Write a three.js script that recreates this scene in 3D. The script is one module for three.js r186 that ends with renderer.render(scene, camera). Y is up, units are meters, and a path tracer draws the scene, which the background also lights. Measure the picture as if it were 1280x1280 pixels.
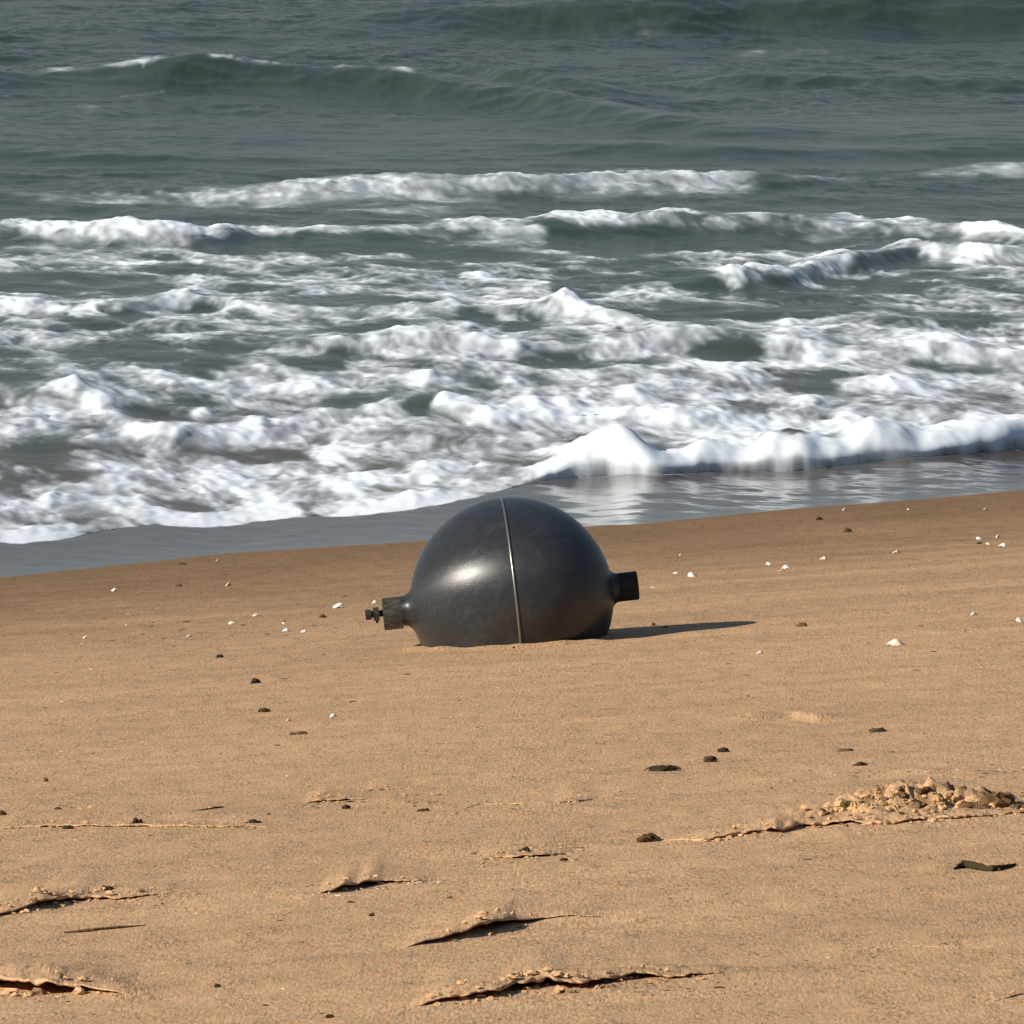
import * as THREE from 'three';
import { mergeGeometries, mergeVertices } from 'three/addons/utils/BufferGeometryUtils.js';

// ------------------------------------------------------------------ camera, sky, sun, exposure
const F = 12190, CX = 640, CY = 640;                  // focal length in pixels of a 1280 px frame
const EYE = 2.96, PITCH = THREE.MathUtils.degToRad(4.744);
const EXPOSURE = 1.42, SUN = 4.8;
const SUN_DIR = new THREE.Vector3(-0.755, 0.468, 0.44).normalize();

const scene = new THREE.Scene();
const camera = new THREE.PerspectiveCamera(2 * Math.atan(CY / F) * 180 / Math.PI, 1, 0.5, 6000);
camera.position.set(0, EYE, 0);
camera.rotation.set(-PITCH, 0, 0);
const renderer = new THREE.WebGLRenderer({ antialias: true });
renderer.setSize(1024, 1024);
renderer.toneMapping = THREE.LinearToneMapping;
renderer.toneMappingExposure = EXPOSURE;
renderer.shadowMap.enabled = true;

const smooth = (a, b, x) => { const t = Math.min(1, Math.max(0, (x - a) / (b - a))); return t * t * (3 - 2 * t); };
const mix = (a, b, t) => a + (b - a) * t;
{
  const W = 512, H = 256, data = new Float32Array(W * H * 4);
  const stops = [[0, .29, .315, .34], [6, .160, .192, .215], [18, .110, .148, .19], [40, .07, .12, .20], [90, .045, .09, .185]];
  for (let r = 0; r < H; r++) {
    const el = ((r + .5) / H - .5) * 180, e = Math.max(0, el);
    let k = 0; while (k < stops.length - 2 && e > stops[k + 1][0]) k++;
    const t = smooth(stops[k][0], stops[k + 1][0], e);
    for (let c = 0; c < W; c++) {
      const i = (r * W + c) * 4;
      for (let j = 0; j < 3; j++) data[i + j] = mix(stops[k][j + 1], stops[k + 1][j + 1], t);
      data[i + 3] = 1;
    }
  }
  const sky = new THREE.DataTexture(data, W, H, THREE.RGBAFormat, THREE.FloatType);
  sky.mapping = THREE.EquirectangularReflectionMapping;
  sky.magFilter = sky.minFilter = THREE.LinearFilter;
  sky.needsUpdate = true;
  scene.background = sky; scene.environment = sky;
}
const sun = new THREE.DirectionalLight(new THREE.Color().setRGB(1, .925, .81), SUN);
sun.position.copy(SUN_DIR).multiplyScalar(60).add(new THREE.Vector3(0, 0, -30));
sun.target.position.set(0, 0, -30);
sun.castShadow = true; sun.shadow.radius = 1.5;
Object.assign(sun.shadow.camera, { left: -12, right: 12, top: 12, bottom: -12, near: 1, far: 140 });
sun.shadow.mapSize.set(4096, 4096);
scene.add(sun, sun.target);

// ------------------------------------------------------------------ noise, seeded random, tags
let seedState = 1;
const seed = (n) => { seedState = (n * 2654435761) >>> 0 || 1; };
const rnd = () => { seedState = (seedState + 0x6d2b79f5) | 0; let t = Math.imul(seedState ^ (seedState >>> 15), 1 | seedState); t = (t + Math.imul(t ^ (t >>> 7), 61 | t)) ^ t; return ((t ^ (t >>> 14)) >>> 0) / 4294967296; };
const rr = (a, b) => a + (b - a) * rnd();
seed(7);
const PERM = new Uint8Array(512), GX = new Float32Array(256), GY = new Float32Array(256);
{ const p = [...Array(256).keys()]; for (let i = 255; i > 0; i--) { const j = Math.floor(rnd() * (i + 1)); [p[i], p[j]] = [p[j], p[i]]; } for (let i = 0; i < 512; i++) PERM[i] = p[i & 255]; for (let i = 0; i < 256; i++) { const a = rnd() * 6.2832; GX[i] = Math.cos(a); GY[i] = Math.sin(a); } }
function noise(x, y) {                                   // gradient noise, about -1 .. 1
  const x0 = Math.floor(x), y0 = Math.floor(y), fx = x - x0, fy = y - y0, X = x0 & 255, Y = y0 & 255;
  const u = fx * fx * fx * (fx * (fx * 6 - 15) + 10), v = fy * fy * fy * (fy * (fy * 6 - 15) + 10);
  const a = PERM[PERM[X] + Y], b = PERM[PERM[X + 1] + Y], c = PERM[PERM[X] + Y + 1], d = PERM[PERM[X + 1] + Y + 1];
  const n0 = GX[a] * fx + GY[a] * fy, n1 = GX[b] * (fx - 1) + GY[b] * fy, n2 = GX[c] * fx + GY[c] * (fy - 1), n3 = GX[d] * (fx - 1) + GY[d] * (fy - 1);
  return 1.5 * mix(mix(n0, n1, u), mix(n2, n3, u), v);
}
const fbm = (x, y, o = 4) => { let s = 0, a = 1, t = 0; for (let i = 0; i < o; i++) { s += a * noise(x, y); t += a; x = x * 2.03 + 17.3; y = y * 2.03 - 9.1; a *= .5; } return s / t * 1.5; };
const ridge = (x, y) => 1 - 2 * Math.min(1, Math.abs(noise(x, y)) * 1.3);
function tag(o, label, category, group, kind) {
  o.userData.label = label;
  if (category) o.userData.category = category;
  if (group) o.userData.group = group;
  if (kind) o.userData.kind = kind;
  return o;
}
const used = {};
const numbered = (n) => { const k = used[n] = (used[n] ?? -1) + 1; return k ? n + '_' + String(k).padStart(3, '0') : n; };
function mesh(name, geometry, material, parent) {
  const m = new THREE.Mesh(geometry, material);
  m.name = parent ? name : numbered(name); m.castShadow = m.receiveShadow = true;
  (parent ?? scene).add(m); return m;
}
function group(name, p) { const g = new THREE.Group(); g.name = numbered(name); if (p) g.position.copy(p); scene.add(g); return g; }
const M = (r, g, b, roughness, extra = {}) => { const m = new THREE.MeshPhysicalMaterial({ roughness, ...extra }); m.color.setRGB(r, g, b); return m; };

// the ray through pixel (px, py) meets a surface height(x, d)
const sp = Math.sin(PITCH), cp = Math.cos(PITCH);
function at(px, py, height, from = 10, to = 140) {
  const u = (px - CX) / F, v = (CY - py) / F, dx = u, dy = v * cp - sp, dd = cp + v * sp;
  let lo = from, hi = from;
  for (let t = from; t < to; t += .1) { const d = t * dd; if (EYE + dy * t <= height(dx * t, d)) { hi = t; lo = t - .1; break; } hi = lo = t; }
  for (let i = 0; i < 20; i++) { const t = (lo + hi) / 2; if (EYE + dy * t <= height(dx * t, dd * t)) hi = t; else lo = t; }
  return { x: dx * hi, d: dd * hi, t: hi, ppm: F / hi };
}
const curve = (pts) => (x) => {                          // smooth line through [x, value] points
  if (x <= pts[0][0]) return pts[0][1];
  for (let i = 1; i < pts.length; i++) if (x <= pts[i][0]) { const t = (x - pts[i - 1][0]) / (pts[i][0] - pts[i - 1][0]); return mix(pts[i - 1][1], pts[i][1], t * t * (3 - 2 * t) * .5 + t * .5); }
  return pts[pts.length - 1][1];
};
function sheet(xs, ds, height, paint, channels = 3, keep, along) {
  const nx = xs.length, nd = ds.length, pos = new Float32Array(nx * nd * 3), col = new Float32Array(nx * nd * channels), uv = new Float32Array(nx * nd * 2), c = [0, 0, 0, 1];
  const shift = along && Array.from(xs, along);
  for (let j = 0, k = 0; j < nd; j++) for (let i = 0; i < nx; i++, k++) {
    const x = xs[i], d = ds[j] + (along ? shift[i] : 0), y = height(x, d);
    pos[k * 3] = x; pos[k * 3 + 1] = y; pos[k * 3 + 2] = -d; uv[k * 2] = x; uv[k * 2 + 1] = d;
    paint(x, d, c, y); for (let q = 0; q < channels; q++) col[k * channels + q] = c[q];
  }
  const idx = [];
  for (let j = 0; j < nd - 1; j++) for (let i = 0; i < nx - 1; i++) {
    const a = j * nx + i, b = a + 1, e = a + nx, f = e + 1;
    if (keep && !(keep(col, a) || keep(col, b) || keep(col, e) || keep(col, f))) continue;
    idx.push(a, b, e, b, f, e);
  }
  const g = new THREE.BufferGeometry();
  g.setAttribute('position', new THREE.BufferAttribute(pos, 3)); g.setAttribute('color', new THREE.BufferAttribute(col, channels)); g.setAttribute('uv', new THREE.BufferAttribute(uv, 2));
  g.setIndex(new THREE.BufferAttribute(new Uint32Array(idx), 1)); g.computeVertexNormals();
  return g;
}
const steps = (segments) => { const out = []; for (const [a, b, s, grow = 1] of segments) { let v = a, st = s; while (v < b - 1e-6) { out.push(v); v += st; st *= grow; } } return out; };
const bothSides = (segments) => { const p = steps(segments); return [...p.slice(1).reverse().map((v) => -v), ...p]; };

// ------------------------------------------------------------------ the beach
const BUOY_D = 30.7;
const plainSand = (x, d) => {
  const r = d - BUOY_D;
  let h = r < -24 ? -.052 * (-24 + 6 * Math.tanh((r + 24) / 6)) : r < 40 ? -.052 * r : -.052 * (40 + 60 * Math.tanh((r - 40) / 60));
  return h + .06 * 7 * Math.tanh(x / 7);
};
const onSand = (px, py) => at(px, py, plainSand);
// low ridges and grooves that run along the beach: pixel points, height (m), breadth across (m)
const furrows = [
  [[[60, 1168], [120, 1163], [185, 1157]], -.007, .09], [[[180, 1187], [300, 1172], [420, 1155]], -.005, .05],
  [[[0, 925], [120, 912], [260, 905]], -.003, .1], [[[400, 885], [520, 872], [640, 868]], -.003, .1],
  [[[880, 1050], [960, 1042], [1040, 1026]], .016, .12], [[[940, 898], [985, 894], [1025, 898]], .020, .12],
  [[[520, 1182], [610, 1162], [680, 1148], [780, 1141]], .010, .13], [[[520, 1256], [640, 1240], [760, 1228], [900, 1217]], .012, .12],
  [[[-40, 1145], [40, 1133], [120, 1118], [210, 1116]], .014, .16], [[[380, 1118], [450, 1106], [530, 1100]], .008, .11],
  [[[-60, 1236], [60, 1232], [160, 1238]], .012, .14], [[[600, 1072], [660, 1062], [720, 1058]], .006, .13],
  [[[380, 1002], [450, 1000], [560, 1006]], .006, .13], [[[0, 1022], [160, 1018], [330, 1022]], .007, .16], [[[800, 970], [900, 945], [1000, 940]], .004, .2],
  [[[980, 975], [1080, 965], [1220, 968]], .008, .16], [[[1170, 1088], [1230, 1082], [1290, 1076]], .010, .12], [[[690, 1003], [740, 996]], .006, .09],
  [[[700, 1125], [800, 1118], [900, 1100]], .004, .14], [[[1060, 1190], [1160, 1178], [1290, 1176]], .005, .14], [[[640, 1130], [500, 1142]], -.004, .08],
  [[[1050, 862], [1160, 858], [1290, 850]], -.004, .14], [[[860, 800], [1000, 805], [1290, 780]], .005, .2], [[[200, 1085], [300, 1080], [420, 1068]], .005, .13],
].map(([pts, h, w]) => { const p = pts.map(([a, b]) => onSand(a, b)).map((q) => [q.x, q.d]); return { line: curve(p), x0: p[0][0], x1: p[p.length - 1][0], h, w }; }).map((f) => f.x0 > f.x1 ? { ...f, x0: f.x1, x1: f.x0 } : f);
const heapAt = onSand(1135, 1022), logAt = onSand(50, 1235);
const relief = (x, d) => {
  if (d < 12 || d > 42 || Math.abs(x) > 4) return 0;
  const fade = smooth(42, 38, d) * smooth(4, 3, Math.abs(x));
  let h = .0035 * noise(x * .9 + 3, d * .45) + .0022 * fbm(x * 3.2 + d * .25, d * 1.6, 3) + .0022 * fbm(x * .5, d * 1.5 - x * .5 + 7, 2) + .0007 * noise(x * 18, d * 5);
  const disturbed = smooth(27, 20, d);
  h += disturbed * (.0016 * noise(x * 9, d * 4.5) + .003 * Math.max(0, fbm(x * 3.1 + 9, d * 1.7, 4) - .25));
  for (const f of furrows) {
    if (x < f.x0 - .15 || x > f.x1 + .15) continue;
    const r = (d - f.line(x) - .03 * noise(x * 7, f.h * 900)) / f.w;
    if (Math.abs(r) > 2.5) continue;
    const end = smooth(f.x0 - .12, f.x0 + .05, x) * smooth(f.x1 + .12, f.x1 - .05, x);
    h += end * f.h * (.75 + .5 * noise(x * 11 + f.h * 333, d * 3)) * (Math.exp(-r * r) - .35 * Math.exp(-(r + 1.3) * (r + 1.3)));
  }
  const hx = (x - heapAt.x) / .21, hd = (d - heapAt.d - .15 - .25 * (x - heapAt.x)) / .34, q = hx * hx + hd * hd;
  if (q < 6) h += .034 * Math.exp(-q * .9) * (1 + .5 * fbm(x * 11, d * 6, 3)) + .008 * Math.exp(-q * .5) * noise(x * 30, d * 15);
  return h * fade;
};
const sand = (x, d) => plainSand(x, d) + relief(x, d);
const BUOY_C = new THREE.Vector3(0, .136, -BUOY_D);
const beach = (x, d) => {                                // the sand as built: a slight ring where the buoy has settled
  const r = Math.hypot(x - .004, d - BUOY_D);
  return sand(x, d) + (r < .8 ? .009 * (.75 + .7 * noise(x * 11, d * 8)) * Math.exp(-(((r - .30) / .06) ** 2)) - .004 * Math.exp(-(((r - .42) / .08) ** 2)) : 0);
};
const edgePx = [[-60, 729], [0, 722], [150, 706], [280, 692], [400, 684], [515, 677], [630, 668], [745, 657], [800, 655], [900, 645], [1000, 635], [1100, 628], [1200, 620], [1280, 612], [1340, 606]];
const edgePts = edgePx.map(([a, b]) => onSand(a, b));
const levelAtEdge = curve(edgePts.map((p) => [p.x, plainSand(p.x, p.d)])), edgeLine = curve(edgePts.map((p) => [p.x, p.d]));

function grainTexture() {
  const N = 1024, rgba = new Uint8Array(N * N * 4);
  seed(21);
  const wrap = (fx, fy, x, y, o) => { const f = (a, b) => fbm(a * fx, b * fy, o), s = smooth(0, 1, x), t = smooth(0, 1, y); void s; void t; return mix(mix(f(x, y), f(x - 1, y), x), mix(f(x, y - 1), f(x - 1, y - 1), x), y); };
  for (let j = 0; j < N; j++) for (let i = 0; i < N; i++) {
    const x = i / N, y = j / N, k = (j * N + i) * 4;
    const a = wrap(150, 22, x, y, 3), b = wrap(26, 7, x, y, 2), c = rnd() - .5;
    const crack = Math.max(0, 1 - Math.abs(wrap(100, 18, x + .37, y + .11, 2)) * 8) * smooth(-.3, .5, wrap(14, 6, x + .7, y, 2));
    const v = .82 + .36 * a + .08 * b + .22 * c - .42 * crack;
    const tint = .03 * b + .05 * wrap(70, 12, x + .2, y + .6, 2);
    rgba[k] = 255 * Math.min(1, Math.max(0, v + tint)); rgba[k + 1] = 255 * Math.min(1, Math.max(0, v)); rgba[k + 2] = 255 * Math.min(1, Math.max(0, v - tint)); rgba[k + 3] = 255;
  }
  const t = new THREE.DataTexture(rgba, N, N);
  t.wrapS = t.wrapT = THREE.RepeatWrapping; t.magFilter = t.minFilter = THREE.LinearFilter; t.needsUpdate = true;
  return t;
}
const grain = grainTexture();
const grainMap = grain.clone(); grainMap.repeat.set(1 / 1.3, 1 / 1.3); grainMap.colorSpace = THREE.NoColorSpace; grainMap.needsUpdate = true;
const grainBump = grain.clone(); grainBump.repeat.set(1 / .9, 1 / 1.1); grainBump.needsUpdate = true;
function sandColor(x, d, c) {
  const e = edgeLine(x) - d;                             // metres from the water's edge: damp sand, then sand that has dried
  const n = .9 * fbm(x * 1.3, d * .55, 4), n2 = fbm(x * .4 - d * .05, d * 1.7 + 40 - x * .35, 4), n3 = fbm(x * 2.2, d * 1.2 + 9, 3);
  const dry = smooth(.2, 8, e + 1.6 * n), dry2 = smooth(4, 13, e + 2 * n2);
  const s = 1 + .04 * n + .08 * n2 + .05 * n3 + .07 * fbm(x * .6 + 3, d * 3.2 - x * .55, 3);
  c[0] = mix(mix(.245, .415, dry), .555, dry2) * s; c[1] = mix(mix(.143, .258, dry), .342, dry2) * s; c[2] = mix(mix(.075, .140, dry), .186, dry2) * s;
}
const sandMat = M(1, 1, 1, .95, { vertexColors: true, map: grainMap, bumpMap: grainBump, bumpScale: .0018, specularIntensity: .3 });
{
  const xs = bothSides([[0, 2.6, .008], [2.6, 4, .04], [4, 500, .3, 1.5]]);
  const ds = [...steps([[.3, 200, .5, 1.5]]).reverse().map((v) => 14 - v), ...steps([[14, 39, .04], [39, 50, .3], [50, 500, 1, 1.6]])];
  const g = sheet(xs, ds, beach, sandColor);
  tag(mesh('sand_beach', g, sandMat), 'tan sand sloping down to the sea, damp and darker near the water', 'beach', null, 'structure');
}

// ------------------------------------------------------------------ the sea
const MEAN = -.28;
const seaAt = (px, py, h = 0) => at(px, py, () => MEAN + h, 10, 200);
const inWorld = (list, h = 0) => curve(list.map(([a, b]) => seaAt(a, b, h)).map((p) => [p.x, p.d]));
// breaking and unbroken crests: crest line in pixels, height along it, breadth of the face and of the back
const rowSlope = (py) => Math.tan(PITCH + (py - CY) / F);   // fall of the ray per metre in pixel row py
const swell = [                                          // px, crest row, distance
  { pts: [[-120, 100, 83], [0, 95, 82], [70, 90, 82], [130, 83, 82], [185, 76, 82], [235, 72, 82], [290, 77, 81.8], [340, 84, 81.5], [390, 88, 81.2], [440, 85, 81], [500, 88, 80.4], [560, 98, 79.4], [640, 110, 78.2], [700, 122, 76.8], [760, 133, 75.5], [840, 149, 74], [950, 161, 72.6], [1280, 178, 70.5], [1400, 182, 70]], face: .95, back: 2.6, lip: .22, foam: [[30, 0], [75, .7], [105, .3], [130, .2], [160, .55], [200, .8], [222, .05], [255, .05], [272, .75], [300, .5], [345, .8], [362, .2], [400, .05], [430, .45], [455, .1], [490, .3], [510, .65], [530, .2], [600, .1], [700, .25], [720, 0], [760, 0]] },
  { pts: [[-100, 34, 96], [300, 30, 96], [480, 22, 96], [620, 6, 96], [800, -10, 96], [900, -14, 96], [1100, -12, 96], [1400, -8, 96]], face: 1.7, back: 3.5 },
  { pts: [[560, 86, .06], [640, 90, .12], [720, 104, .10], [800, 120, .03]], face: .6, back: 1.4 },
  { pts: [[860, 100, .04], [960, 96, .10], [1100, 98, .10], [1280, 102, .08]], face: .5, back: 1.5 },
  { pts: [[-60, 185, .03], [100, 190, .07], [260, 196, .05], [420, 200, .03]], face: .5, back: 1.4 },
  { pts: [[640, 178, .04], [860, 184, .07], [1100, 186, .07], [1340, 190, .05]], face: .6, back: 1.6 },
  { pts: [[-60, 248, .02], [100, 245, .03], [270, 239, .05], [430, 231, .07], [640, 230, .06], [800, 223, .07], [920, 222, .06], [1100, 224, .03], [1280, 211, .05], [1340, 208, .05]], face: .45, back: 1.8, foam: [[-60, .1], [80, .30], [280, .55], [430, .78], [560, .62], [700, .72], [800, .75], [920, .72], [960, .30], [1050, .5], [1100, .1], [1220, .5], [1340, .5]] },
  { pts: [[-60, 284, .07], [40, 281, .08], [150, 286, .09], [300, 285, .08], [430, 288, .06], [560, 284, .07], [640, 278, .09], [720, 273, .10], [850, 266, .12], [960, 270, .10], [1060, 273, .08], [1160, 281, .08], [1280, 292, .09], [1340, 296, .09]], face: .5, back: 1.6, foam: [[-60, .9], [90, .85], [150, .7], [240, 1.05], [420, .72], [560, .7], [720, 1.0], [860, 1.0], [960, .6], [1050, .62], [1120, .9], [1180, .7], [1280, 1.1]] },
  { pts: [[840, 352, .02], [915, 338, .08], [960, 342, .06], [1060, 320, .08], [1140, 304, .09], [1280, 310, .08]], face: .35, back: 1.0, foam: [[840, .5], [920, .95], [1000, .65], [1060, .95], [1100, .7], [1150, 1.1], [1200, .55], [1280, .9]] },
  { pts: [[540, 384, .03], [640, 384, .05], [680, 378, .07], [705, 371, .10], [740, 382, .07], [780, 392, .05], [840, 404, .02]], face: .28, back: .7, foam: [[540, .7], [640, .8], [705, 1.1], [760, .8], [840, .5]] },
  { pts: [[-60, 374, .05], [60, 376, .05], [150, 380, .04], [230, 371, .05], [330, 380, .04], [440, 384, .03]], face: .3, back: .9, foam: [[-60, .8], [150, .85], [230, .9], [440, .6]] },
  { pts: [[400, 424, .04], [500, 418, .06], [600, 425, .04], [720, 428, .03], [830, 411, .06], [900, 416, .03]], face: .28, back: .8, foam: [[400, .7], [500, .95], [600, .8], [720, .7], [830, 1.0], [900, .7]] },
  { pts: [[940, 422, .03], [1000, 418, .05], [1100, 428, .03], [1180, 418, .06], [1340, 424, .05]], face: .28, back: .8, foam: [[940, .7], [1180, 1.0], [1340, .8]] },
  { pts: [[-60, 474, .02], [80, 480, .025], [200, 503, .035], [330, 496, .03], [420, 484, .02], [540, 472, .035], [620, 486, .03], [720, 480, .035], [840, 483, .045], [960, 480, .02], [1080, 476, .03], [1340, 478, .03]], face: .26, back: .7, foam: [[-60, .6], [80, .9], [200, 1], [330, .9], [540, 1], [720, .9], [840, 1.05], [1000, .7], [1340, .8]] },
].map((s) => {
  const p = s.pts.map(([a, y, q]) => { const d = q > 3 ? q : (EYE - MEAN - q) / rowSlope(y); return { x: (a - CX) / F * d, d, h: q > 3 ? Math.max(0, EYE - d * rowSlope(y) - MEAN) : q }; }), mid = p[0].d;
  return { line: curve(p.map((q) => [q.x, q.d])), high: curve([[p[0].x - .5, 0], ...p.map((q) => [q.x, q.h]), [p[p.length - 1].x + .5, 0]]), face: s.face, back: s.back, lip: s.lip, foam: s.foam && curve([[(s.foam[0][0] - CX) / F * mid - .3, 0], ...s.foam.map(([a, f]) => [(a - CX) / F * mid, f]), [(s.foam[s.foam.length - 1][0] - CX) / F * mid + .3, 0]]) };
});
const frontPx = [[-80, 684], [0, 677], [60, 677], [110, 671], [160, 656], [230, 659], [300, 655], [345, 647], [400, 648], [435, 640], [490, 640], [560, 630], [600, 622], [640, 614], [690, 611], [740, 606], [800, 604], [850, 603], [880, 598], [1000, 594], [1030, 593], [1080, 586], [1150, 579], [1225, 575], [1280, 568], [1360, 560]];
const frontPts = frontPx.map(([a, b]) => at(a, b, (x) => levelAtEdge(x)));
const frontLine = curve(frontPts.map((p) => [p.x, p.d]));
const frontSoft = (x) => (frontLine(x - .14) + frontLine(x - .07) + frontLine(x) + frontLine(x + .07) + frontLine(x + .14)) / 5;
const front = (x) => frontSoft(x) - .28 * smooth(.3, -.2, x) + mix(.09, .05, smooth(0, .4, x)) * noise(x * 2.6, 3.3) + .03 * noise(x * 9, 8.1) * smooth(.4, 0, x) + .015 * noise(x * 24, 1.7) * smooth(.4, 0, x);
const boreHigh = curve([[-80, .010], [150, .014], [300, .009], [420, .013], [560, .010], [640, .014], [690, .05], [730, .15], [765, .18], [800, .16], [832, .09], [850, .05], [880, .08], [912, .135], [945, .10], [980, .15], [1005, .185], [1035, .12], [1070, .11], [1110, .145], [1150, .15], [1190, .11], [1225, .08], [1280, .10], [1360, .1]].map(([a, h]) => [seaAt(a, 590).x, h]));
// white heads of foam: pixel centre of the base, half breadth and height in pixels, half depth in metres
const heads = [[15, 292, 28, 10], [75, 300, 30, 12], [155, 302, 45, 20], [210, 306, 45, 14], [280, 300, 18, 14], [395, 300, 35, 9], [585, 292, 30, 10], [700, 288, 30, 15], [755, 288, 26, 14], [850, 284, 24, 17], [1060, 282, 26, 10], [1140, 290, 35, 9], [1140, 318, 30, 15], [1235, 306, 36, 15], [1225, 330, 30, 11],
  [915, 360, 26, 26], [955, 352, 28, 16], [1040, 332, 34, 22], [600, 348, 18, 14], [565, 388, 14, 10], [645, 388, 20, 12], [710, 394, 24, 24], [825, 420, 15, 14], [1175, 428, 26, 15], [990, 420, 26, 8], [20, 392, 24, 14], [115, 396, 30, 16], [230, 378, 14, 10], [45, 424, 16, 10], [125, 430, 20, 12], [500, 432, 35, 16], [600, 435, 18, 16], [640, 438, 16, 10], [1020, 442, 12, 14], [930, 450, 40, 14], [1120, 462, 36, 22],
  [535, 466, 22, 14], [580, 486, 34, 14], [615, 496, 20, 16], [665, 486, 24, 18], [710, 484, 18, 14], [835, 492, 45, 18], [795, 476, 18, 16], [90, 482, 14, 14], [125, 492, 18, 10], [200, 514, 32, 18], [320, 500, 22, 16], [250, 494, 12, 8], [310, 510, 16, 10], [1010, 476, 14, 16], [1060, 492, 20, 16], [1185, 524, 14, 22], [900, 508, 36, 12], [1230, 492, 24, 12], [60, 566, 8, 15], [150, 546, 40, 14], [400, 582, 20, 12], [230, 590, 34, 18], [385, 640, 34, 14], [80, 655, 22, 12], [340, 632, 18, 18], [445, 546, 34, 12], [540, 540, 26, 10], [700, 520, 20, 8], [1090, 548, 34, 20], [1240, 560, 40, 18], [640, 572, 24, 22], [520, 560, 40, 12], [1040, 560, 24, 14], [200, 470, 30, 12], [380, 470, 40, 12], [60, 450, 40, 10], [420, 520, 30, 12], [270, 540, 36, 12], [330, 560, 30, 10], [60, 600, 30, 10], [470, 610, 30, 12], [300, 640, 26, 10], [190, 652, 24, 10]]
  .map(([a, b, w, h]) => { const p = seaAt(a, b); return { x: p.x, d: p.d + .1, w: w / p.ppm, h: h / p.ppm, z: .2 + .45 * w / p.ppm }; });
// bare water between the foam: pixel centre, half breadth, half height
const holes = [[300, 312, 40, 10], [430, 309, 80, 8], [225, 337, 40, 7], [470, 330, 55, 8], [700, 303, 26, 8], [770, 314, 60, 8], [800, 332, 60, 7], [600, 322, 80, 7], [780, 350, 100, 9], [430, 380, 75, 10], [170, 366, 50, 9], [310, 347, 24, 7], [70, 352, 110, 12], [960, 306, 60, 8], [1120, 334, 60, 10], [1090, 357, 60, 9], [860, 352, 40, 12], [990, 368, 100, 9], [1000, 388, 130, 8], [850, 395, 60, 16], [670, 410, 26, 8], [715, 443, 75, 7], [600, 400, 20, 6], [430, 413, 60, 4], [550, 422, 30, 6], [910, 432, 45, 8], [820, 443, 30, 6], [1200, 350, 60, 8], [1190, 395, 90, 9],
  [160, 397, 30, 8], [90, 446, 120, 11], [20, 472, 45, 10], [265, 443, 75, 13], [160, 420, 40, 7], [90, 410, 20, 5], [150, 430, 40, 7], [390, 450, 40, 8], [1240, 470, 30, 10], [1010, 455, 70, 6], [230, 492, 65, 13], [30, 556, 40, 9], [125, 588, 55, 13], [25, 636, 30, 16], [65, 618, 25, 8], [105, 638, 16, 12], [310, 577, 22, 6], [330, 597, 40, 5], [150, 628, 50, 8], [190, 622, 40, 7], [685, 535, 55, 14], [590, 582, 34, 9], [455, 588, 32, 14], [510, 590, 24, 11], [745, 512, 70, 12], [540, 487, 18, 7], [905, 540, 40, 12], [860, 557, 34, 10], [1030, 521, 60, 5], [210, 560, 40, 6], [350, 520, 40, 6], [450, 480, 40, 6], [60, 530, 50, 8], [280, 610, 40, 8], [1130, 500, 50, 6], [820, 520, 40, 6], [1210, 540, 40, 5], [930, 480, 40, 5], [380, 610, 30, 8], [420, 560, 30, 6]]
  .map(([a, b, w, h]) => { const p = seaAt(a, b), n = seaAt(a, b + h), f = seaAt(a, b - h); return { x: p.x, d: p.d, w: w / p.ppm, z: (f.d - n.d) / 2 }; });
// thin foam that trails over the water: centre, half breadth, half height, strength
const trails = [[330, 240, 90, 8, .8], [450, 236, 120, 9, .9], [500, 255, 80, 6, .55], [565, 270, 28, 10, .7], [600, 230, 120, 5, .8], [760, 228, 110, 9, .8], [880, 228, 55, 9, .85], [1020, 223, 50, 3, .6], [1250, 212, 30, 4, .9], [150, 244, 90, 3, .6], [90, 268, 50, 4, .5], [150, 270, 60, 4, .5], [480, 290, 80, 7, .7], [640, 290, 60, 10, .8], [930, 282, 80, 10, .5], [1030, 285, 60, 10, .5], [60, 300, 60, 7, .6], [80, 318, 80, 4, .6], [130, 340, 60, 8, .5], [230, 352, 60, 10, .5],
  [570, 112, 24, 4, .35], [170, 117, 20, 4, .4], [110, 132, 18, 5, .3], [495, 140, 14, 4, .35], [940, 58, 28, 5, .4], [1000, 60, 60, 8, .25], [810, 45, 26, 4, .25], [380, 18, 40, 4, .25], [1075, 140, 24, 6, .25], [960, 90, 20, 6, .2]]
  .map(([a, b, w, h, s]) => { const p = seaAt(a, b, .05), n = seaAt(a, b + h, .05), f = seaAt(a, b - h, .05); return { x: p.x, d: p.d, w: w / p.ppm, z: Math.max(.2, (f.d - n.d) / 2), s }; });

const nearby = (list, reach) => {                        // features sorted into strips of depth
  const bins = new Map();
  for (const f of list) for (let b = Math.floor(f.d - f.z * reach); b <= Math.floor(f.d + f.z * reach); b++) (bins.get(b) ?? bins.set(b, []).get(b)).push(f);
  return (d) => bins.get(Math.floor(d)) ?? [];
};
const headsNear = nearby(heads, 2.4), holesNear = nearby(holes, 2.4), trailsNear = nearby(trails, 2.4);
function swells(x, d) {
  let h = 0;
  for (const s of swell) {
    const r = d - s.line(x) - .16 * noise(x * 1.6, s.face * 50); if (r < -3 * s.face || r > 3 * s.back) continue;
    h += s.high(x) * (r < 0 ? Math.exp(-((r / s.face) ** 2)) : 1 / (1 + (r / s.back) ** 2) ** 2);
  }
  return h;
}
const churn = (x, d) => fbm(x * 2.0 + .25 * d, d * .75 - .1 * x + 30, 2);   // the heaving of the broken water
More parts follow.
